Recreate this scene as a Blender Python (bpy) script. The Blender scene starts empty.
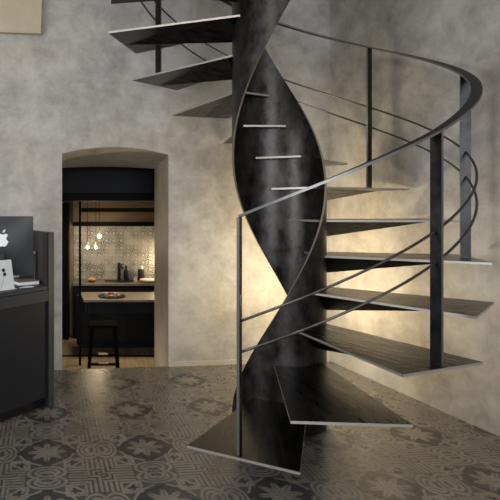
import bpy, bmesh, math, random
from mathutils import Vector, Matrix
random.seed(4)
S = bpy.context.scene
COL = S.collection
PI = math.pi
R = math.radians

# ------------------------------------------------------------------ helpers
def link(o, parent=None):
    COL.objects.link(o)
    if parent: o.parent = parent
    return o
def tag(o, label, cat, group=None):
    o['label'] = label; o['category'] = cat
    if group: o['group'] = group
    return o
def empty(name, loc, label, cat, group=None, rz=0):
    o = bpy.data.objects.new(name, None); o.empty_display_size = .05
    o.location = loc; o.rotation_euler = (0, 0, rz)
    link(o); return tag(o, label, cat, group)
def obj(name, bm, mats, parent=None, smooth=False, bevel=0, ang=40):
    bmesh.ops.recalc_face_normals(bm, faces=bm.faces[:])
    me = bpy.data.meshes.new(name); bm.to_mesh(me); bm.free()
    if not isinstance(mats, (list, tuple)): mats = [mats]
    for m in mats: me.materials.append(m)
    o = bpy.data.objects.new(name, me); link(o, parent)
    if smooth:
        for p in me.polygons: p.use_smooth = True
        try: me.set_sharp_from_angle(angle=R(ang))
        except Exception: pass
    if bevel:
        b = o.modifiers.new('bevel', 'BEVEL'); b.width = bevel; b.segments = 2; b.limit_method = 'ANGLE'
    return o
def struct(name, bm, mats, **k):
    o = obj(name, bm, mats, **k); o['kind'] = 'structure'; return o
def box(bm, x0, x1, y0, y1, z0, z1, M=None):
    vs = [bm.verts.new((x, y, z)) for x in (x0, x1) for y in (y0, y1) for z in (z0, z1)]
    for f in ((0,1,3,2),(4,6,7,5),(0,4,5,1),(2,3,7,6),(0,2,6,4),(1,5,7,3)):
        bm.faces.new([vs[i] for i in f])
    if M: bmesh.ops.transform(bm, matrix=M, verts=vs)
    return vs
def prism(bm, pts, z0, z1, side=0):
    """vertical prism over a plan polygon; sides get material index `side`"""
    a = [bm.verts.new((x, y, z0)) for x, y in pts]; b = [bm.verts.new((x, y, z1)) for x, y in pts]
    bm.faces.new(a[::-1]); bm.faces.new(b); n = len(pts)
    for i in range(n):
        f = bm.faces.new((a[i], a[(i+1) % n], b[(i+1) % n], b[i])); f.material_index = side
    return a + b
def lathe(bm, prof, n=24, c=(0,0,0)):
    rings = []
    for r, z in prof:
        if r < 1e-5: rings.append([bm.verts.new((c[0], c[1], c[2]+z))])
        else: rings.append([bm.verts.new((c[0]+r*math.cos(2*PI*i/n), c[1]+r*math.sin(2*PI*i/n), c[2]+z)) for i in range(n)])
    for A, B in zip(rings, rings[1:]):
        for i in range(n):
            j = (i+1) % n
            if len(A) == 1 and len(B) == 1: continue
            if len(A) == 1: bm.faces.new((A[0], B[i], B[j]))
            elif len(B) == 1: bm.faces.new((A[i], A[j], B[0]))
            else: bm.faces.new((A[i], A[j], B[j], B[i]))
def tube(bm, pts, r, n=10):
    pts = [Vector(p) for p in pts]; rings = []
    for i, p in enumerate(pts):
        t = (pts[min(i+1, len(pts)-1)] - pts[max(i-1, 0)]).normalized()
        up = Vector((0,0,1)) if abs(t.z) < .9 else Vector((1,0,0))
        a = t.cross(up).normalized(); b = a.cross(t)
        rr = r[i] if isinstance(r, (list, tuple)) else r
        rings.append([bm.verts.new(p + a*rr*math.cos(2*PI*k/n) + b*rr*math.sin(2*PI*k/n)) for k in range(n)])
    for A, B in zip(rings, rings[1:]):
        for k in range(n): bm.faces.new((A[k], A[(k+1) % n], B[(k+1) % n], B[k]))
    bm.faces.new(rings[0][::-1]); bm.faces.new(rings[-1])
def bar(bm, p, q, w, d):
    """tapering-free square bar from p to q"""
    p, q = Vector(p), Vector(q); t = (q-p).normalized()
    a = Vector((1,0,0)) - t*t.x; a.normalize(); b = t.cross(a)
    A = [bm.verts.new(p + a*sx*w/2 + b*sy*d/2) for sx, sy in ((-1,-1),(1,-1),(1,1),(-1,1))]
    B = [bm.verts.new(q + a*sx*w/2 + b*sy*d/2) for sx, sy in ((-1,-1),(1,-1),(1,1),(-1,1))]
    for k in range(4): bm.faces.new((A[k], A[(k+1)%4], B[(k+1)%4], B[k]))
    bm.faces.new(A[::-1]); bm.faces.new(B)

# ------------------------------------------------------------------ shader maths
class N:
    """tiny expression wrapper over Math nodes"""
    nt = None
    def __init__(s, sock): s.s = sock
    @staticmethod
    def m(op, *a, clamp=False):
        n = N.nt.nodes.new('ShaderNodeMath'); n.operation = op; n.use_clamp = clamp
        for i, v in enumerate(a):
            if isinstance(v, N): N.nt.links.new(v.s, n.inputs[i])
            else: n.inputs[i].default_value = v
        return N(n.outputs[0])
    def __add__(s, o): return N.m('ADD', s, o)
    __radd__ = __add__
    def __sub__(s, o): return N.m('SUBTRACT', s, o)
    def __rsub__(s, o): return N.m('SUBTRACT', o, s)
    def __mul__(s, o): return N.m('MULTIPLY', s, o)
    __rmul__ = __mul__
    def abs(s): return N.m('ABSOLUTE', s)
    def lt(s, o, e=.004): return N.m('MULTIPLY_ADD', o - s, .5/e, .5, clamp=True) if isinstance(o, N) else N.m('MULTIPLY_ADD', s, -.5/e, o*.5/e + .5, clamp=True)
def mx(a, b): return N.m('MAXIMUM', a, b)
def mn(a, b): return N.m('MINIMUM', a, b)
def ln(a, b):  return N.m('SQRT', a*a + b*b)

def mat(name, base=(.5,.5,.5), rough=.5, metal=0, noise=None, bump=0, spec=.5, emit=None, estr=0):
    m = bpy.data.materials.new(name); m.use_nodes = True
    nt = m.node_tree; b = nt.nodes['Principled BSDF']
    b.inputs['Base Color'].default_value = (*base, 1)
    b.inputs['Roughness'].default_value = rough; b.inputs['Metallic'].default_value = metal
    b.inputs['Specular IOR Level'].default_value = spec
    if emit:
        b.inputs['Emission Color'].default_value = (*emit, 1); b.inputs['Emission Strength'].default_value = estr
    if noise:
        sc, amt, stretch = noise
        tc = nt.nodes.new('ShaderNodeTexCoord'); mp = nt.nodes.new('ShaderNodeMapping')
        mp.inputs['Scale'].default_value = stretch
        nz = nt.nodes.new('ShaderNodeTexNoise'); nz.inputs['Scale'].default_value = sc; nz.inputs['Detail'].default_value = 6
        nt.links.new(tc.outputs['Object'], mp.inputs[0]); nt.links.new(mp.outputs[0], nz.inputs[0])
        cr = nt.nodes.new('ShaderNodeValToRGB')
        cr.color_ramp.elements[0].position = .3; cr.color_ramp.elements[1].position = .7
        cr.color_ramp.elements[0].color = (*[c*(1-amt) for c in base], 1)
        cr.color_ramp.elements[1].color = (*[min(1, c*(1+amt)) for c in base], 1)
        nt.links.new(nz.outputs[0], cr.inputs[0]); nt.links.new(cr.outputs[0], b.inputs['Base Color'])
        if bump:
            bp = nt.nodes.new('ShaderNodeBump'); bp.inputs['Strength'].default_value = bump; bp.inputs['Distance'].default_value = .01
            nt.links.new(nz.outputs[0], bp.inputs['Height']); nt.links.new(bp.outputs[0], b.inputs['Normal'])
    return m

def plaster(name, dark, light, warm):
    """trowelled lime/cement plaster: clouds at three scales"""
    m = bpy.data.materials.new(name); m.use_nodes = True; nt = m.node_tree; L = nt.links
    b = nt.nodes['Principled BSDF']; b.inputs['Roughness'].default_value = .62; b.inputs['Specular IOR Level'].default_value = .35
    tc = nt.nodes.new('ShaderNodeTexCoord')
    def noise(sc, det, dist, rough=.6):
        n = nt.nodes.new('ShaderNodeTexNoise'); n.inputs['Scale'].default_value = sc; n.inputs['Detail'].default_value = det
        n.inputs['Distortion'].default_value = dist; n.inputs['Roughness'].default_value = rough
        L.new(tc.outputs['Object'], n.inputs[0]); return n
    a = noise(1.3, 9, .25, .62); c = noise(6.5, 10, .3, .74); d = noise(.9, 4, .3)
    N.nt = nt
    v = N(a.outputs[0])*.55 + N(c.outputs[0])*.45
    cr = nt.nodes.new('ShaderNodeValToRGB'); e = cr.color_ramp.elements
    e[0].position = .37; e[0].color = (*dark, 1); e[1].position = .63; e[1].color = (*light, 1)
    L.new(v.s, cr.inputs[0])
    cw = nt.nodes.new('ShaderNodeValToRGB'); e = cw.color_ramp.elements
    e[0].position = .42; e[1].position = .62
    L.new(d.outputs[0], cw.inputs[0])
    mix = nt.nodes.new('ShaderNodeMix'); mix.data_type = 'RGBA'; mix.blend_type = 'MULTIPLY'
    mix.inputs['B'].default_value = (*warm, 1)
    L.new(cw.outputs[0], mix.inputs['Factor']); L.new(cr.outputs[0], mix.inputs['A'])
    L.new(mix.outputs['Result'], b.inputs['Base Color'])
    bp = nt.nodes.new('ShaderNodeBump'); bp.inputs['Strength'].default_value = .12; bp.inputs['Distance'].default_value = .02
    L.new(c.outputs[0], bp.inputs['Height']); L.new(bp.outputs[0], b.inputs['Normal'])
    return m

def steel(name, dark, light, rough=(.28, .5), stretch=(1,1,1), sc=9):
    m = bpy.data.materials.new(name); m.use_nodes = True; nt = m.node_tree; L = nt.links
    b = nt.nodes['Principled BSDF']; b.inputs['Metallic'].default_value = .9
    tc = nt.nodes.new('ShaderNodeTexCoord'); mp = nt.nodes.new('ShaderNodeMapping'); mp.inputs['Scale'].default_value = stretch
    L.new(tc.outputs['Object'], mp.inputs[0])
    n = nt.nodes.new('ShaderNodeTexNoise'); n.inputs['Scale'].default_value = sc; n.inputs['Detail'].default_value = 9; n.inputs['Roughness'].default_value = .7
    L.new(mp.outputs[0], n.inputs[0])
    cr = nt.nodes.new('ShaderNodeValToRGB'); e = cr.color_ramp.elements
    e[0].position = .35; e[0].color = (*dark, 1); e[1].position = .72; e[1].color = (*light, 1)
    L.new(n.outputs[0], cr.inputs[0]); L.new(cr.outputs[0], b.inputs['Base Color'])
    mr = nt.nodes.new('ShaderNodeMapRange'); mr.inputs[3].default_value = rough[0]; mr.inputs[4].default_value = rough[1]
    mr.inputs[1].default_value = .3; mr.inputs[2].default_value = .7
    L.new(n.outputs[0], mr.inputs[0]); L.new(mr.outputs[0], b.inputs['Roughness'])
    bp = nt.nodes.new('ShaderNodeBump'); bp.inputs['Strength'].default_value = .06; bp.inputs['Distance'].default_value = .01
    L.new(n.outputs[0], bp.inputs['Height']); L.new(bp.outputs[0], b.inputs['Normal'])
    return m

def cement_tile():
    """encaustic tile floor: flower, interlaced rings and woven straight bands, 0.51 m repeat"""
    m = bpy.data.materials.new('patterned_cement_tile'); m.use_nodes = True; nt = m.node_tree; L = nt.links
    b = nt.nodes['Principled BSDF']; N.nt = nt
    tc = nt.nodes.new('ShaderNodeTexCoord'); mp = nt.nodes.new('ShaderNodeMapping'); mp.vector_type = 'TEXTURE'
    mp.inputs['Location'].default_value = (-.27, 2.637, 0); mp.inputs['Rotation'].default_value = (0, 0, R(6))
    mp.inputs['Scale'].default_value = (.512, .50, 1)
    L.new(tc.outputs['Object'], mp.inputs[0])
    sp = nt.nodes.new('ShaderNodeSeparateXYZ'); L.new(mp.outputs[0], sp.inputs[0])
    def cell(s): return N.m('SUBTRACT', N.m('FRACT', s + .5), .5)
    s, t = cell(N(sp.outputs[0])), cell(N(sp.outputs[1]))
    x, y = s.abs(), t.abs(); a, c = mx(x, y), mn(x, y)
    W = .0135
    def line(v, o, w=W): return (v - o).abs().lt(w)
    r = ln(s, t); th = N.m('ARCTAN2', t, s)
    # eight pointed petals
    k = N.m('COSINE', th*8)
    petal = r.lt(.150 + k*.048, .012)
    gap = N.m('SINE', th*4).abs().lt(.10, .06)
    petal = petal*(1 - gap*(1 - r.lt(.03)))
    # interlaced oval rings on the middle of each side, linked by a small knot
    e1 = ln((a - .415)*1.15, c*.72)
    rings = mx((e1 - .122).abs().lt(W), mx((e1 - .076).abs().lt(W), e1.lt(.02)))
    rings = mx(rings, line(ln((a - .5)*.8, c), .085))
    inring = e1.lt(.13)
    # woven straight bands along the grid lines through the corners
    p, q = .5 - a, .5 - c
    lines = mx(line(p, .022), mx(line(p, .070), line(p, .118)))
    band = lines*q.lt(.30)*(1 - q.lt(.055))
    weave = mx(line(q, .022), mx(line(q, .070), line(q, .118)))*q.lt(.13)*p.lt(.13)
    alt = N.m('GREATER_THAN', s*t, 0.0)
    cross = p.lt(.13)*q.lt(.13)
    band = mx(band*(1 - cross), cross*(alt*lines + (1 - alt)*weave))
    # stepped meander towards the flower, with heart on the diagonal
    frame = mx(line(p, .158)*q.lt(.33)*(1 - q.lt(.15)), mx(line(q, .33)*p.lt(.33)*(1 - p.lt(.15)), line(q, .29)*p.lt(.25)*(1 - p.lt(.15))))
    dh = ln(a - .265, c - .225)
    heart = line(dh, .05)
    arc = line(a + c*.55, .30)*(1 - inring)*(1 - c.lt(.05))
    line_mask = mx(mx(petal, rings), mx(mx(band*(1 - inring), frame*(1 - inring)), mx(heart*(1 - inring), arc)))
    # ground: three dull tones
    dark = mx((a + c*.55).lt(.30)*.9, dh.lt(.045)); dark = mx(dark, cross*.4)
    wn = nt.nodes.new('ShaderNodeTexNoise'); wn.inputs['Scale'].default_value = 6; wn.inputs['Detail'].default_value = 4; wn.inputs['Roughness'].default_value = .6
    L.new(tc.outputs['Object'], wn.inputs[0])
    wear = N(wn.outputs[0])
    def mixc(A, B, f):
        n = nt.nodes.new('ShaderNodeMix'); n.data_type = 'RGBA'
        for nm, v in (('A', A), ('B', B)):
            if isinstance(v, tuple): n.inputs[nm].default_value = (*v, 1)
            else: L.new(v, n.inputs[nm])
        L.new(f.s, n.inputs['Factor']); return n.outputs['Result']
    g = mixc(TILE[0], TILE[1], dark*.8)
    fnl = mixc(g, TILE[2], line_mask*N.m('MULTIPLY_ADD', wear, .8, .5, clamp=True))
    # grout every half repeat
    gr = mn(c, .5 - a).lt(.003, .002)
    fnl = mixc(fnl, TILE[1], gr*.35)
    dirt = mixc(fnl, (.05,.046,.04), N.m('MULTIPLY_ADD', wear, -2.2, 1.15, clamp=True)*.5)
    L.new(dirt, b.inputs['Base Color'])
    rg = N.m('MULTIPLY_ADD', wear, .12, .22)
    L.new(rg.s, b.inputs['Roughness']); b.inputs['Specular IOR Level'].default_value = .38
    return m
TILE = ((.066,.062,.057), (.034,.034,.034), (.19,.172,.145))

def splash_tile():
    m = bpy.data.materials.new('splashback_tile'); m.use_nodes = True; nt = m.node_tree; L = nt.links
    b = nt.nodes['Principled BSDF']; b.inputs['Roughness'].default_value = .4; N.nt = nt
    tc = nt.nodes.new('ShaderNodeTexCoord'); sp = nt.nodes.new('ShaderNodeSeparateXYZ'); L.new(tc.outputs['Object'], sp.inputs[0])
    P = .11
    def cell(v): return (N.m('FRACT', v*(1/P)) - .5)
    s, t = cell(N(sp.outputs[0])), cell(N(sp.outputs[2]))
    r = ln(s.abs() - .5, t.abs() - .5); r0 = ln(s, t)
    ring = mx((r - .42).abs().lt(.035, .02), (r - .26).abs().lt(.05, .02))
    leaf = (r0.lt(.3, .02))*(N.m('SINE', N.m('ARCTAN2', t, s)*4).lt(.1, .2))
    n = nt.nodes.new('ShaderNodeTexNoise'); n.inputs['Scale'].default_value = 6; L.new(tc.outputs['Object'], n.inputs[0])
    f = mx(ring, leaf)*N.m('MULTIPLY_ADD', N(n.outputs[0]), 3, -.9, clamp=True)
    mix = nt.nodes.new('ShaderNodeMix'); mix.data_type = 'RGBA'
    mix.inputs['A'].default_value = (.56,.53,.47,1); mix.inputs['B'].default_value = (.06,.055,.05,1)
    L.new(f.s, mix.inputs['Factor']); L.new(mix.outputs['Result'], b.inputs['Base Color'])
    return m

M = dict(
    wall=plaster('grey_plaster', (.225,.216,.205), (.50,.488,.468), (.95,.91,.83)),
    jamb=plaster('brown_plaster', (.30,.255,.20), (.46,.40,.32), (.95,.9,.82)),
    base=plaster('pale_plaster', (.36,.335,.29), (.50,.47,.41), (.95,.9,.8)),
    tile=cement_tile(), splash=splash_tile(),
    column=steel('blackened_steel_tube', (.019,.016,.014), (.085,.08,.078), (.28,.48), (1,1,.6), 14),
    tread=steel('blackened_steel_tread', (.013,.0125,.012), (.055,.053,.052), (.2,.4), (.35,3.2,1), 11),
    cut=mat('cut_steel_edge', (.46,.43,.39), .42, .7), ribbon=mat('ribbon_steel_edge', (.34,.29,.21), .45, .75),
    rail=steel('dark_steel_rail', (.028,.028,.028), (.075,.075,.076), (.42,.58)),
    post=steel('flat_bar_steel', (.018,.018,.018), (.06,.06,.06), (.3,.42)), guard=steel('round_bar_steel', (.06,.06,.06), (.14,.14,.14), (.32,.42)),
    railedge=mat('worn_steel_edge', (.20,.198,.195), .42, .8),
    deskfront=mat('darker_lacquer', (.012,.014,.019), .5, spec=.25), desk=mat('charcoal_lacquer', (.029,.033,.042), .5, spec=.3, noise=(3,.15,(1,1,1))),  # front panel base colour darker than fascia and end panel
    deskin=mat('dark_brown_veneer', (.020,.017,.015), .45, noise=(6,.2,(1,1,.2))),
    monitor=mat('dark_monitor_shell', (.014,.016,.018), .4, spec=.35),
    logo=mat('pale_silver_mark', (.72,.75,.77), .35),
    white=mat('white_card', (.62,.66,.68), .4), paper=mat('white_paper', (.75,.75,.76), .6),
    black=mat('black_plastic', (.009,.009,.010), .45, spec=.25), stool=mat('black_stained_wood', (.003,.003,.003), .8, spec=.03), grey=mat('grey_cap', (.25,.25,.25), .4),
    rodm=mat('dark_grey_stem', (.05,.05,.052), .4),
    bookc=mat('grey_beige_cover', (.16,.145,.125), .55),
    navy=mat('navy_black_panel', (.008,.009,.014), .55, spec=.15, noise=(3,.15,(1,1,1))),
    blackm=mat('black_frame_metal', (.003,.003,.003), .6, spec=.1),
    cab=mat('black_blue_cabinet', (.007,.0075,.010), .5, spec=.2, noise=(4,.15,(1,1,1))),
    wood=mat('brown_wood_veneer', (.19,.13,.075), .5, noise=(5,.3,(.4,6,6))),
    kfloor=mat('pale_oak_floor', (.34,.26,.165), .45, noise=(5,.25,(6,.5,1))),
    kwall=mat('kitchen_brown_plaster', (.22,.16,.10), .6, noise=(3,.2,(1,1,1))),
    top=mat('taupe_worktop', (.20,.17,.135), .35, noise=(8,.15,(1,1,1))),
    ceram=mat('cream_ceramic', (.7,.66,.56), .3), fruit=mat('orange_fruit', (.75,.36,.06), .5),
    food=mat('golden_pastry', (.62,.38,.12), .6), red=mat('red_jam', (.45,.05,.05), .4),
    bulb=mat('lit_bulb', (1,.8,.5), .3, emit=(1,.78,.48), estr=200),
    brass=mat('brass_and_glint', (.75,.60,.36), .4, .4),
    ceil=mat('ceiling_plaster', (.50,.48,.45), .7, noise=(2,.1,(1,1,1))),
    box=plaster('warm_plaster', (.40,.34,.26), (.50,.44,.34), (.96,.92,.85)),
)

# ------------------------------------------------------------------ setting
CEIL = 3.9
WA = R(6.1); wd = Vector((math.cos(WA), math.sin(WA))); wn_ = Vector((-math.sin(WA), math.cos(WA)))
DR = Vector((.551, 4.07))                       # foot of the right side of the opening
COR = Vector((1.90, 4.215))                     # room corner
def onwall(s, back=0): 
    p = DR + wd*s + wn_*back; return (p.x, p.y)
def wall_back():
    bm = bmesh.new()
    sl = -.846; s0 = -3.6; s1 = (COR - DR).dot(wd) + .02
    arch = []; zs, zp = 1.684, 1.742
    n = 20
    for i in range(n+1):
        u = i/n; arch.append((sl*(1-u), zs + (zp-zs)*(1 - (2*u-1)**2)))
    front = [(s0, -.02), (sl, -.02)] + arch + [(0, -.02), (s1, -.02), (s1, CEIL), (s0, CEIL)]
    barch = [(sl + (.07-sl)*i/n, 1.638 + .016*(1-(2*i/n-1)**2)) for i in range(n+1)]
    backp = [(s0, -.7), (sl, -.7)] + barch + [(.07, -.7), (s1, -.7), (s1, CEIL), (s0, CEIL)]
    F = [bm.verts.new((*onwall(s), z)) for s, z in front]; B = [bm.verts.new((*onwall(s, .85), z)) for s, z in backp]
    k = len(F)
    for V, (ar, zt) in ((F, (arch, CEIL)), (B, (barch, CEIL))):
        off = 0 if V is F else .85
        T = [bm.verts.new((*onwall(s_, off), CEIL)) for s_, z_ in ar]
        bm.faces.new((V[0], V[1], V[2], T[0], V[k-1]))
        for i in range(n): bm.faces.new((V[2+i], V[3+i], T[i+1], T[i]))
        bm.faces.new((V[2+n], V[3+n], V[4+n], V[5+n], T[n]))
    for i in range(k-2):
        f = bm.faces.new((F[i], F[i+1], B[i+1], B[i]))
        if i == n+2: f.material_index = 1
    bmesh.ops.triangulate(bm, faces=[f for f in bm.faces if len(f.verts) > 4])
    return struct('wall_back', bm, [M['wall'], M['jamb']])
wall_back()
rdir = Vector((.305, -1.405)).normalized(); rnorm = Vector((-rdir.y, rdir.x))   # outward (+x)
rend = COR + rdir*6.9
def slab(name, pts, z0, z1, m):
    bm = bmesh.new(); prism(bm, pts, z0, z1); return struct(name, bm, m)
slab('wall_right', [tuple(COR - rdir*.0), tuple(rend), tuple(rend + rnorm*.15), tuple(COR + rnorm*.15)], -.02, CEIL, M['wall'])
lx = -2.95; ly = DR.y + (lx - DR.x)*math.tan(WA)
bm = bmesh.new()
for a in ((1.9, ly, -.02, CEIL), (-2.5, .4, -.02, CEIL), (.4, 1.9, -.02, .8), (.4, 1.9, 2.3, CEIL)): box(bm, lx-.15, lx, *a)
struct('wall_left', bm, M['wall'])
bm = bmesh.new()
for y in (.4, 1.12, 1.84): box(bm, lx-.12, lx-.06, y, y+.06, .8, 2.3)
for z in (.8, 2.24):
    box(bm, lx-.12, lx-.06, .46, 1.12, z, z+.06); box(bm, lx-.12, lx-.06, 1.18, 1.84, z, z+.06)
struct('fill_window', bm, M['blackm'])  # unseen window added to house the left fill light
# rear wall behind the viewpoint, with a wide window opening
bm = bmesh.new()
WX0, WX1, WZ0, WZ1 = -.3, 2.3, .9, 2.9
for a in ((lx-.1, WX0, -.02, CEIL), (WX1, rend.x+.1, -.02, CEIL), (WX0, WX1, -.02, WZ0), (WX0, WX1, WZ1, CEIL)):
    box(bm, a[0], a[1], -2.65, -2.5, a[2], a[3])
struct('wall_rear', bm, M['wall'])
bm = bmesh.new()
for x in (WX0, (WX0+WX1)/2-.03, WX1-.06): box(bm, x, x+.06, -2.62, -2.56, WZ0, WZ1)
for z in (WZ0, 2.0, WZ1-.06): box(bm, WX0+.06, WX1-.06, -2.615, -2.565, z, z+.06)
struct('window_1', bm, M['blackm'])
# floor, with its edge at the opening where steps lead down
slab('floor', [onwall(-3.5, 0), onwall((COR-DR).dot(wd)), tuple(rend), (lx, -2.5)], -.06, 0, M['tile'])
slab('ceiling', [(lx-.1, 4.6), (2.2, 4.6), (rend.x+.2, -2.6), (lx-.1, -2.6)], CEIL, CEIL+.1, M['ceil'])
bm = bmesh.new()
prism(bm, [onwall(-.84, .002), onwall(-.006, .002), onwall(.015, .28), onwall(-.84, .28)], -.7, -.2)
prism(bm, [onwall(-.84, .282), onwall(.015, .282), onwall(.04, .56), onwall(-.84, .56)], -.7, -.4)
struct('trim_1', bm, M['kfloor'])
# low plaster skirtings
def skirt(name, a, b, nrm, h=.035, t=.012):
    a, b = Vector(a), Vector(b); bm = bmesh.new()
    prism(bm, [tuple(a), tuple(b), tuple(b + nrm*t), tuple(a + nrm*t)], 0, h); return struct(name, bm, M['base'])
skirt('baseboard_back', onwall(.0), tuple(COR), -wn_)
# pale panel fixed high on the wall
def hung_panel():
    bm = bmesh.new()
    def q(X, z, out):
        Y = DR.y + (X - DR.x)*math.tan(WA); p = Vector((X, Y)) - wn_*out; return bm.verts.new((p.x, p.y, z))
    P = [(-1.7, 2.60), (-.452, 2.60), (-.425, 3.45), (-1.7, 3.45)]
    A = [q(x, z, .045) for x, z in P]; B = [q(x, z, .003) for x, z in P]
    bm.faces.new(A); bm.faces.new(B[::-1])
    for i in range(4): bm.faces.new((A[i], A[(i+1)%4], B[(i+1)%4], B[i]))
    tag(obj('wall_panel', bm, M['box'], bevel=.004), 'pale beige panel hung high on the grey plaster wall, top left', 'panel')
hung_panel()

# kitchen shell, a few steps lower
KF = -.6; KB = 7.71
bm = bmesh.new(); box(bm, -1.4, 1.9, 4.4, KB+.1, KF-.05, KF); struct('floor_kitchen', bm, M['kfloor'])
bm = bmesh.new(); box(bm, -1.4, 1.9, KB, KB+.1, KF, 1.95); struct('wall_kitchen_back', bm, M['splash'])
bm = bmesh.new(); box(bm, -1.5, -1.4, 4.6, KB+.1, KF, 1.95); struct('wall_kitchen_left', bm, M['kwall'])
bm = bmesh.new(); box(bm, 1.9, 2.0, 5.1, KB+.1, KF, 1.95); struct('wall_kitchen_right', bm, M['kwall'])
bm = bmesh.new(); box(bm, -1.5, 2.0, 4.7, KB+.1, 1.95, 2.05); struct('ceiling_kitchen', bm, M['kwall'])
bm = bmesh.new(); box(bm, -1.39, 1.89, 5.2, 5.55, 1.415, 1.945); struct('trim_3', bm, M['navy'])
bm = bmesh.new(); box(bm, -1.39, 1.89, 5.25, 5.5, 1.335, 1.414); struct('trim_4', bm, M['blackm'])
bm = bmesh.new(); box(bm, -1.39, 1.89, 6.40, 6.44, KF, KF+.006); struct('trim_5', bm, M['blackm'])
bm = bmesh.new(); box(bm, -1.39, -.385, 7.45, KB-.002, KF, 1.945); struct('trim_6', bm, M['kwall'])

# ------------------------------------------------------------------ spiral staircase
CX, CY = 1.074, 3.07
TR, TH = .268, .012
PH1, AL, Z1, RISE = -1.872, .434, .19, .2
NT = 15
stair = empty('spiral_staircase', (CX, CY, 0), 'black raw steel spiral staircase winding around a helical ribbon column on the tiled floor', 'staircase')
def zA(d): return .72 + .00826*(d - 61)
def zB(d): return .32 + .00813*(d + 155)
def helical_column():
    bm = bmesh.new(); top = CEIL - .01
    d0, d1 = -194, 61 + (top - .72)/.00826
    n = 330; NV = 10; cols = []
    for i in range(n+1):
        d = d0 + (d1-d0)*i/n
        lo, hi = max(0, zA(d)), min(top, zB(d))
        if hi - lo < .002: hi = lo + .002
        cols.append([(d, lo + (hi-lo)*k/NV) for k in range(NV+1)])
    def ring(r): return [[bm.verts.new((r*math.cos(R(d)), r*math.sin(R(d)), z)) for d, z in c] for c in cols]
    O, I = ring(TR), ring(TR-TH)
    for i in range(n):
        for k in range(NV):
            bm.faces.new((O[i][k], O[i+1][k], O[i+1][k+1], O[i][k+1]))
            bm.faces.new((I[i][k], I[i][k+1], I[i+1][k+1], I[i+1][k]))
        for k in (0, NV):
            f = bm.faces.new((O[i][k], O[i+1][k], I[i+1][k], I[i][k])); f.material_index = 1
    for i in (0, n):
        for k in range(NV): bm.faces.new((O[i][k], O[i][k+1], I[i][k+1], I[i][k])).material_index = 1
    return obj('helical_column', bm, [M['column'], M['ribbon']], stair, smooth=True, ang=50)
helical_column()
TREAD = [(.19,-.122), (.935,-.42), (1.035,.048), (.19,.15)]
def make_tread(n):
    bm = bmesh.new(); prism(bm, TREAD, -.012, 0, side=1)
    t = obj('tread', bm, [M['tread'], M['cut']], stair)
    bm = bmesh.new(); v = [bm.verts.new(p) for p in ((.965,-.205,-.0125), (.262,.125,-.0125), (.262,-.13,-.0125), (.262,0,-.115))]
    for f in ((0,1,3), (0,3,2), (0,2,1), (1,2,3)): bm.faces.new([v[i] for i in f])
    obj('bracket', bm, M['tread'], t)
    return t
t0 = make_tread(1)
for n in range(1, NT+1):
    if n == 1: t = t0
    else:
        t = t0.copy(); COL.objects.link(t); t.parent = stair
        for ch in t0.children:
            c = ch.copy(); COL.objects.link(c); c.parent = t
    t.location = (0, 0, Z1 + (n-1)*RISE); t.rotation_euler = (0, 0, PH1 + (n-1)*AL)
RHO, PA, HH = .961, -.175, .997
def post_ang(n): return PH1 + (n-1)*AL + (PA if n > 1 else -.202)
def rail_h(n): return HH + .037*max(0, 1-(n-1)/2)
def make_post(h):
    bm = bmesh.new(); vs = box(bm, -.025, .025, -.006, .006, 0, h)
    bm.faces.ensure_lookup_table()
    for f in bm.faces:
        nrm = f.calc_center_median()
        if abs(abs(nrm.x) - .025) < 1e-4: f.material_index = 1
    return obj('post', bm, [M['post'], M['railedge']], stair)
p0 = None
for n in range(1, NT+1, 2):
    if n == 1: p = make_post(rail_h(1) - .006)
    elif n == 3: p = p0 = make_post(HH - .006)
    else: p = p0.copy(); COL.objects.link(p); p.parent = stair
    a = post_ang(n); p.location = (RHO*math.cos(a), RHO*math.sin(a), Z1 + (n-1)*RISE); p.rotation_euler = (0, 0, a)
def helix(off, extra, n0=1, n1=NT, k=12):
    out = []
    for i in range(int((n1-n0)*k)+1):
        n = n0 + i/k; a = PH1 + (n-1)*AL + PA - (.027*max(0, 1-(n-1)/2))
        out.append((a, Z1 + (n-1)*RISE + off + (.037*max(0, 1-(n-1)/2) if extra else 0)))
    return out
bm = bmesh.new(); rings = []
for a, z in helix(HH, True):
    rings.append([bm.verts.new((r*math.cos(a), r*math.sin(a), z+dz)) for r, dz in ((RHO-.023,-.006),(RHO+.023,-.006),(RHO+.023,.006),(RHO-.023,.006))])
for A, B in zip(rings, rings[1:]):
    for k in range(4):
        f = bm.faces.new((A[k], A[(k+1)%4], B[(k+1)%4], B[k])); f.material_index = 1 if k in (1,3) else 0
bm.faces.new(rings[0][::-1]); bm.faces.new(rings[-1])
obj('handrail', bm, [M['rail'], M['railedge']], stair)
for off in (.575, .44):
    bm = bmesh.new(); tube(bm, [(RHO*math.cos(a), RHO*math.sin(a), z) for a, z in helix(off, False)], .006, 8)
    obj('guard_rail', bm, M['guard'], stair, smooth=True)

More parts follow.
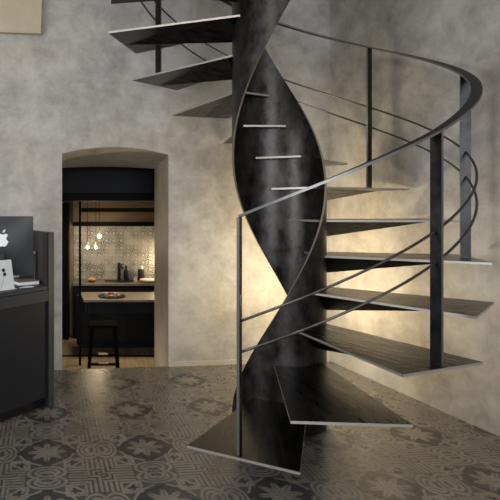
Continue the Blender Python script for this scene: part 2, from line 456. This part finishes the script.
# ------------------------------------------------------------------ reception desk and what stands on it
dd = Vector((.66, .75)).normalized(); dp = Vector((-.51, .86)).normalized()
D0 = Vector((-.319, 3.215)); D1 = D0 - dd*1.9
desk = empty('reception_desk', (D0.x, D0.y, 0), 'charcoal reception desk with a tall end panel in front of the plaster wall', 'desk')
def dpt(t, o): 
    p = D0 + dd*t + dp*o - Vector((D0.x, D0.y)); return (p.x, p.y)
bm = bmesh.new(); prism(bm, [dpt(0,0), dpt(.056,.012), dpt(.056,.49), dpt(0,.49)], 0, 1.106)
obj('end_panel', bm, M['desk'], desk, bevel=.002)
bm = bmesh.new(); prism(bm, [dpt(-1.9,.006), dpt(-.001,.006), dpt(-.001,.49), dpt(-1.9,.49)], .745, .77); obj('desktop', bm, M['desk'], desk, bevel=.002)
bm = bmesh.new(); prism(bm, [dpt(-1.9,.0), dpt(-.001,.0), dpt(-.001,.03), dpt(-1.9,.03)], .675, .744); obj('fascia', bm, M['desk'], desk, bevel=.001)
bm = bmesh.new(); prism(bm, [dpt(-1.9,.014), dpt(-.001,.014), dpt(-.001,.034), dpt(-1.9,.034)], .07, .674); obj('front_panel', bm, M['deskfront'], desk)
bm = bmesh.new(); prism(bm, [dpt(-1.9,.06), dpt(-.001,.06), dpt(-.001,.08), dpt(-1.9,.08)], 0, .069); obj('plinth', bm, M['black'], desk)
bm = bmesh.new(); prism(bm, [dpt(-.006,.012), dpt(-.001,.012), dpt(-.001,.48), dpt(-.006,.48)], .771, 1.10); obj('inner_lining', bm, M['deskin'], desk)

# monitor, seen from behind
mw, mh = .46, .381
mon = empty('computer_monitor', (-.657, 3.285, .77), 'dark all-in-one computer monitor seen from behind with pale fruit logo', 'monitor', rz=R(7))
bm = bmesh.new()
prof = [(-.004,.0), (-.004,mh), ]
# shell: gently bulged back (towards -y)
nx, nz = 16, 12; grid = []
for i in range(nx+1):
    row = []
    for k in range(nz+1):
        u, v = i/nx*2-1, k/nz*2-1
        bul = .028*(1-u*u)*(1-v*v) + .004
        row.append(bm.verts.new((u*mw/2, -bul, .056 + mh*k/nz)))
    grid.append(row)
fr = [[bm.verts.new((i/nx*mw - mw/2, .006, .056 + mh*k/nz)) for k in range(nz+1)] for i in range(nx+1)]
for i in range(nx):
    for k in range(nz):
        bm.faces.new((grid[i][k], grid[i+1][k], grid[i+1][k+1], grid[i][k+1])); bm.faces.new((fr[i][k], fr[i][k+1], fr[i+1][k+1], fr[i+1][k]))
for i in range(nx):
    for k in (0, nz): bm.faces.new((grid[i][k], grid[i+1][k], fr[i+1][k], fr[i][k]))
for k in range(nz):
    for i in (0, nx): bm.faces.new((grid[i][k], grid[i][k+1], fr[i][k+1], fr[i][k]))
obj('shell', bm, M['monitor'], mon, smooth=True)
bm = bmesh.new(); box(bm, -.2, .2, .0065, .008, .11, .42); obj('screen', bm, M['black'], mon)
bm = bmesh.new(); box(bm, -.055, .055, -.07, .06, 0, .006); box(bm, -.05, .05, -.045, -.035, .006, .2); obj('stand', bm, M['monitor'], mon, bevel=.003)
def flat_shape(outlines, y0, y1):
    bm = bmesh.new()
    for pts in outlines:
        a = [bm.verts.new((x, y0, z)) for x, z in pts]; b = [bm.verts.new((x, y1, z)) for x, z in pts]
        bm.faces.new(a); bm.faces.new(b[::-1]); n = len(pts)
        for i in range(n): bm.faces.new((a[i], a[(i+1)%n], b[(i+1)%n], b[i]))
    return bm
body = [(.0,.62),(.10,.66),(.22,.70),(.33,.66),(.41,.57),(.33,.50),(.285,.40),(.285,.30),(.34,.19),(.43,.12),(.38,-.02),(.30,-.15),(.22,-.24),(.12,-.26),(.0,-.22),
        (-.11,-.26),(-.20,-.24),(-.31,-.12),(-.39,.03),(-.43,.20),(-.44,.36),(-.39,.54),(-.29,.66),(-.17,.69),(-.08,.66)]
leaf = [(.01,.76),(.03,.88),(.10,.97),(.20,1.02),(.19,.90),(.12,.80)]
k = .086; lc = (.036, .292)
bm = flat_shape([[(lc[0]+x*k, lc[1]+(z-.3)*k) for x, z in o] for o in (body, leaf)], -.036, -.0305)
obj('logo', bm, M['logo'], mon)

# small white stand with earphones
cs = empty('card_stand', (-.553, 3.06, .77), 'small white upright card with black earphones in front of the monitor', 'card', rz=R(40))
bm = bmesh.new(); box(bm, -.052, .052, -.004, .004, 0, .18, Matrix.Rotation(R(-14), 4, 'X')); obj('card', bm, M['white'], cs, bevel=.002)
for dx, dz in ((-.012, .118), (-.008, .093)):
    bm = bmesh.new(); bmesh.ops.create_uvsphere(bm, u_segments=12, v_segments=8, radius=.011)
    bmesh.ops.scale(bm, vec=(1, .6, 1), verts=bm.verts[:])
    bmesh.ops.transform(bm, matrix=Matrix.Rotation(R(-14), 4, 'X') @ Matrix.Translation((dx, -.008, dz)), verts=bm.verts[:])
    obj('earphone', bm, M['black'], cs, smooth=True)
bm = bmesh.new(); tube(bm, [Matrix.Rotation(R(-14), 4, 'X') @ Vector(p) for p in ((-.012,-.008,.09), (-.02,-.007,.06), (-.035,-.007,.035), (-.044,-.007,.008))], .0015, 6)
obj('cable', bm, M['grey'], cs)
# book and papers
bk = empty('closed_book', (-.4727, 3.29, .77), 'closed book with grey beige cover lying between monitor and desk end panel', 'book', rz=R(30.7))
bm = bmesh.new(); box(bm, -.068, .068, -.052, .077, .003, .021); obj('pages', bm, M['paper'], bk)
bm = bmesh.new(); box(bm, -.07, .07, -.054, .08, .021, .025); box(bm, -.07, .07, -.054, .08, 0, .003); box(bm, -.07, .07, .0771, .08, .003, .021); obj('cover', bm, M['bookc'], bk)
bm = bmesh.new(); prism(bm, [(-.488,3.115),(-.452,3.145),(-.412,3.163),(-.405,3.185),(-.452,3.19),(-.47,3.155)], .7705, .774)
tag(obj('paper_sheet', bm, M['paper']), 'small white folded paper lying by the desk front edge, right of the card', 'paper')
bm = bmesh.new(); prism(bm, [(-.64,2.962),(-.545,3.05),(-.50,3.10),(-.51,3.105),(-.60,3.04),(-.65,2.98)], .7705, .773)
tag(obj('paper_strip', bm, M['paper']), 'thin white paper strip lying on the desk below the white card', 'paper')
rod = empty('stylus_holder', (-.428, 3.37, .77), 'slim dark upright rod with grey cap standing beside the monitor and the book', 'holder')
bm = bmesh.new(); lathe(bm, [(0,0),(.0064,0),(.0064,.006),(.0055,.01),(.0055,.19),(0,.19)], 14); obj('stem', bm, M['rodm'], rod, smooth=True)
bm = bmesh.new(); lathe(bm, [(0,.1902),(.008,.1902),(.008,.204),(.006,.208),(0,.208)], 14); obj('cap', bm, M['grey'], rod, smooth=True)

# ------------------------------------------------------------------ kitchen seen through the opening
def bx(name, dims, m, parent=None, bevel=0):
    bm = bmesh.new(); box(bm, *dims); return obj(name, bm, m, parent, bevel=bevel)
# tall black cupboard at the left
tc_ = empty('tall_cupboard', (-.9, 7.2, KF), 'tall black cupboard at the left edge inside the arched opening', 'cupboard')
bx('carcass', (-.48, .468, .02, .24, 0, 1.95-.02), M['cab'], tc_)
bx('door', (-.478, .466, 0, .019, .01, 1.9), M['blackm'], tc_)
# steel and glass partition frame
pf = empty('partition_frame', (-.229, 6.05, KF), 'slim black metal partition frame standing before the kitchen island', 'frame')
bx('upright', (-.014, .014, -.014, .014, 0, 2.545), M['blackm'], pf)
bx('transom', (.0142, 2.1, -.014, .014, 1.815, 1.862), M['blackm'], pf)
# back counter
ct = empty('kitchen_counter', (-.38, 7.25, KF), 'long black kitchen counter with taupe worktop against the patterned splashback', 'counter')
bx('base', (.0, 2.25, .03, .455, .0, .755), M['cab'], ct)
bx('worktop', (.0, 2.25, 0, .457, .756, .79), M['top'], ct, .002)
for i in range(3): bx('drawer_front', (.03+i*.74, .74+i*.74, .012, .0295, .03, .72), M['cab'], ct, .002)
bx('sink', (.46, .88, .1, .36, .7901, .7904), M['black'], ct)
# island
isl = empty('kitchen_island', (-.2, 6.3, KF), 'black kitchen island with taupe top in front of the counter', 'island')
bm = bmesh.new(); prism(bm, [(.005,0),(1.7,0),(1.7,.6),(-.06,.6)], .70, .727); obj('worktop', bm, M['top'], isl, bevel=.002)
bm = bmesh.new(); prism(bm, [(.015,.01),(1.69,.01),(1.69,.03),(.012,.03)], .56, .699); obj('apron', bm, M['navy'], isl)
bx('base', (-.10, 1.69, .45, .59, .057, .699), M['cab'], isl)
bx('plinth', (-.05, 1.66, .50, .57, 0, .056), M['black'], isl)
# stool
st = empty('bar_stool', (.045, 5.72, KF), 'black backless bar stool standing in front of the kitchen island', 'stool')
bm = bmesh.new(); box(bm, -.165, .165, -.15, .15, .545, .58); obj('seat', bm, M['stool'], st, bevel=.012)
for sx in (-1, 1):
    for sy in (-1, 1):
        bm = bmesh.new(); bar(bm, (sx*.165, sy*.15, 0), (sx*.125, sy*.11, .545), .04, .034); obj('leg', bm, M['stool'], st, bevel=.004)
for sy, z in ((-1, .14), (1, .16)):
    bx('footrest', (-.132, .132, sy*.135-.012, sy*.135+.012, z, z+.024), M['stool'], st)
bx('rung_glint', (-.055, .055, -.150, -.120, .1641, .178), M['brass'], st)  # bright plates added to stand in for reflected light spots
bx('rung_glint', (-.055, .055, .120, .150, .1841, .198), M['brass'], st)
# tray with breakfast on the island
IT = KF + .727
tr = empty('serving_tray', (.16, 6.55, IT), 'round dark tray carrying cups and pastries on the kitchen island', 'tray')
bm = bmesh.new(); lathe(bm, [(0,0),(.17,0),(.18,.012),(.172,.012),(.165,.005),(0,.005)], 32); obj('dish', bm, M['black'], tr, smooth=True)
def cup(name, x, y, m, lab):
    bm = bmesh.new(); lathe(bm, [(0,0),(.022,0),(.034,.05),(.031,.05),(.021,.006),(0,.006)], 20)
    o = obj(name, bm, m, smooth=True); o.location = (x, y, IT+.0052); return tag(o, lab, 'cup')
cup('cup', .085, 6.52, M['white'], 'white cup at the left of the dark round tray')
cup('cup', .205, 6.50, M['white'], 'white cup at the right of the dark round tray')
bm = bmesh.new(); lathe(bm, [(0,0),(.025,0),(.028,.035),(.02,.042),(0,.042)], 18); o = obj('jam_jar', bm, M['red'], smooth=True); o.location = (.145, 6.60, IT+.0052)
tag(o, 'small red jam jar on the tray between the two white cups', 'jar')
for i, (x, y, lab) in enumerate(((.155,6.475,'golden pastry at the front of the dark round tray'), (.265,6.53,'golden pastry at the right rim of the dark round tray'), (.235,6.62,'golden pastry at the back of the dark round tray'))):
    bm = bmesh.new(); tube(bm, [(.035*math.cos(a), .026*math.sin(a), .013) for a in [R(-20+22*k) for k in range(10)]], [.004,.008,.011,.0125,.0127,.0127,.0125,.011,.008,.004], 10)
    o = obj('pastry', bm, M['food'], smooth=True); o.location = (x, y, IT+.0055); o.rotation_euler.z = i*1.3; tag(o, lab, 'pastry', 'pastries on the tray')
# counter things
CT = KF + .79
fb = empty('fruit_bowl', (-.105, 7.42, CT), 'low dark bowl on the counter at left below the pendant lamps', 'bowl')
bm = bmesh.new(); lathe(bm, [(0,0),(.035,0),(.075,.03),(.07,.03),(.033,.006),(0,.006)], 24); obj('bowl', bm, M['grey'], fb, smooth=True)
for x, y, z, lab in ((-.03,0,.036,'left orange fruit in the low bowl'), (.03,.005,.036,'right orange fruit in the low bowl'), (0,-.03,.04,'front orange fruit in the low bowl')):
    bm = bmesh.new(); bmesh.ops.create_uvsphere(bm, u_segments=16, v_segments=10, radius=.026)
    o = obj('orange', bm, M['fruit'], smooth=True); o.location = (-.105+x, 7.42+y, CT+z); tag(o, lab, 'fruit', 'fruit in the bowl')
fa = empty('kitchen_faucet', (.295, 7.64, CT), 'black column kitchen faucet standing behind the sink', 'faucet')
bm = bmesh.new(); lathe(bm, [(0,0),(.03,0),(.03,.01),(.024,.012),(.024,.25),(.02,.255),(0,.255)], 18); obj('body', bm, M['black'], fa, smooth=True)
bm = bmesh.new(); tube(bm, [(.0,-.02,.19),(.03,-.09,.21),(.045,-.14,.2),(.047,-.15,.17)], .014, 10); obj('spout', bm, M['black'], fa, smooth=True)
bm = bmesh.new(); tube(bm, [(.02,0,.22),(.07,-.01,.24)], .007, 8); obj('lever', bm, M['black'], fa, smooth=True)
bm = bmesh.new(); lathe(bm, [(0,0),(.036,0),(.038,.01),(.036,.13),(.014,.16),(.013,.20),(.02,.202),(.02,.212),(0,.212)], 18)
o = obj('soap_bottle', bm, M['black'], smooth=True); o.location = (.40, 7.62, CT); tag(o, 'black bottle with slim neck beside the kitchen faucet', 'bottle')
bm = bmesh.new(); lathe(bm, [(0,0),(.022,0),(.024,.05),(.021,.05),(.019,.005),(0,.005)], 18)
o = obj('tumbler', bm, M['ceram'], smooth=True); o.location = (.525, 7.5, CT); tag(o, 'tiny pale tumbler on the counter between bottle and plates', 'tumbler')
jr = empty('storage_jar', (.62, 7.62, CT), 'dark jar with pale lid standing behind the cream plates', 'jar')
bm = bmesh.new(); lathe(bm, [(0,0),(.045,0),(.05,.01),(.05,.15),(.04,.165),(0,.165)], 20); obj('body', bm, M['deskin'], jr, smooth=True)
bm = bmesh.new(); lathe(bm, [(0,.1655),(.036,.1655),(.036,.2),(.028,.21),(0,.21)], 20); obj('lid', bm, M['white'], jr, smooth=True)
for i, lab in enumerate(('cream plate at the bottom of the stack on the counter', 'cream plate in the middle of the stack on the counter', 'cream plate at the top of the stack on the counter')):
    bm = bmesh.new(); lathe(bm, [(0,0),(.07,0),(.135,.018),(.132,.022),(.068,.006),(0,.006)], 32)
    o = obj('plate', bm, M['ceram'], smooth=True); o.location = (.72, 7.42, CT + i*.0075); tag(o, lab, 'plate', 'stacked plates on the counter')
# upper cabinets and shelf
uc = empty('wall_cabinet', (-.38, 7.35, 1.06), 'brown wooden wall cabinets above the dark shelf over the splashback', 'cabinet')
bx('carcass', (0, 2.25, .02, .355, .0, .88), M['wood'], uc)
for i in range(3): bx('door', (.003+i*.75, .747+i*.75, 0, .019, .002, .878), M['wood'], uc)
sh = bx('wall_shelf', (-.38, 1.87, 7.33, KB-.003, 1.0, 1.058), M['blackm']); tag(sh, 'thick black shelf running under the wooden wall cabinets', 'shelf')
# pendants
for i, (x, y, z, lab) in enumerate(((0, 6.9, .882, 'bare lit pendant bulb hanging highest, nearest of three over the island'), (-.164, 7.12, .712, 'leftmost of the three lit pendant bulbs, hanging low'), (-.048, 7.13, .712, 'lit pendant bulb hanging low between the other two'))):
    t = empty('pendant_lamp', (x, y, 1.95), lab, 'lamp', 'pendant bulbs over the kitchen island')
    dz = z - 1.95
    bm = bmesh.new(); lathe(bm, [(0,0),(.03,0),(.03,-.012),(0,-.012)], 16); obj('ceiling_rose', bm, M['blackm'], t, smooth=True)
    bm = bmesh.new(); tube(bm, [(0,0,-.0125), (0,0,dz+.075)], .0035, 6); obj('cord', bm, M['blackm'], t)
    bm = bmesh.new(); lathe(bm, [(0,dz+.075),(.013,dz+.075),(.014,dz+.033),(0,dz+.033)], 14); obj('socket', bm, M['brass'], t, smooth=True)
    bm = bmesh.new(); bmesh.ops.create_uvsphere(bm, u_segments=18, v_segments=12, radius=.023 if i == 0 else .017)
    bmesh.ops.translate(bm, vec=(0, 0, dz), verts=bm.verts[:]); obj('bulb', bm, M['bulb'], t, smooth=True)

# ------------------------------------------------------------------ light
def area(name, loc, look, size, power, col, sy=None, spread=None):
    l = bpy.data.lights.new(name, 'AREA'); l.energy = power; l.color = col; l.size = size
    if sy: l.shape = 'RECTANGLE'; l.size_y = sy
    if spread: l.spread = R(spread)
    o = bpy.data.objects.new(name, l); link(o); o.location = loc
    o.rotation_euler = (Vector(look) - Vector(loc)).to_track_quat('-Z', 'Y').to_euler(); return o
def point(name, loc, power, col, r=.05):
    l = bpy.data.lights.new(name, 'POINT'); l.energy = power; l.color = col; l.shadow_soft_size = r
    o = bpy.data.objects.new(name, l); link(o); o.location = loc; return o
def spot(name, loc, look, power, col, ang=70, blend=.6, r=.05):
    l = bpy.data.lights.new(name, 'SPOT'); l.energy = power; l.color = col; l.spot_size = R(ang); l.spot_blend = blend; l.shadow_soft_size = r
    o = bpy.data.objects.new(name, l); link(o); o.location = loc
    o.rotation_euler = (Vector(look) - Vector(loc)).to_track_quat('-Z', 'Y').to_euler(); return o
WARM = (1, .80, .50)
area('daylight_and_fill', ((WX0+WX1)/2, -2.54, (WZ0+WZ1)/2), ((WX0+WX1)/2, 3, 1.7), 2.5, 118, (.93,.96,1), 1.9)
area('ceiling_fill', (-1.6, -.6, 3.8), (-.2, 4.0, .9), 1.4, 30, (1,.96,.9), spread=120)  # added soft fill from above, no ceiling lamp known here
area('daylight_and_fill', (-2.99, 1.15, 1.55), (.4, 2.8, 1.45), 1.5, 70, (.97,.98,1), 1.5)  # added fill from the left, set in the made-up window
point('floor_uplight', (1.47, 3.72, .60), 21, WARM, .05)
point('floor_uplight', (1.42, 3.74, 1.15), 11, WARM, .05)
point('upper_wall_fill', (1.37, 3.74, 1.92), 3.2, (1,.84,.58), .1)  # added warm fill hidden behind the column, lifts the upper wall
# kitchen: counter lamp and added fills
point('soffit_fill', (-.1, 4.52, -.28), 5.5, (1,.92,.8), .04)  # hidden fill added below the floor edge to brighten soffit and jamb
point('counter_glow', (.9, 7.52, .48), 6, (1,.8,.5), .04)
area('kitchen_floor_fill', (.35, 6.15, 1.93), (.35, 6.3, 0), .5, 9, (1,.82,.58), spread=90)  # added fill to brighten the kitchen floor, no such lamp visible

w = bpy.data.worlds.new('world'); S.world = w; w.use_nodes = True
w.node_tree.nodes['Background'].inputs[0].default_value = (.75,.85,1,1); w.node_tree.nodes['Background'].inputs[1].default_value = .6

# ------------------------------------------------------------------ camera
cam = bpy.data.cameras.new('camera'); co = bpy.data.objects.new('camera', cam); link(co)
co.location = (0, 0, 1.259); co.rotation_euler = (R(90), 0, 0)
cam.sensor_width = 36; cam.sensor_fit = 'HORIZONTAL'; cam.lens = 510.8/500*36
cam.shift_x = (250-99.34)/500; cam.shift_y = -(250-208.2)/500
S.camera = co
S.view_settings.view_transform = 'Standard'; S.view_settings.look = 'None'; S.view_settings.gamma = 1
S.view_settings.exposure = .17; S.view_settings.use_curve_mapping = False
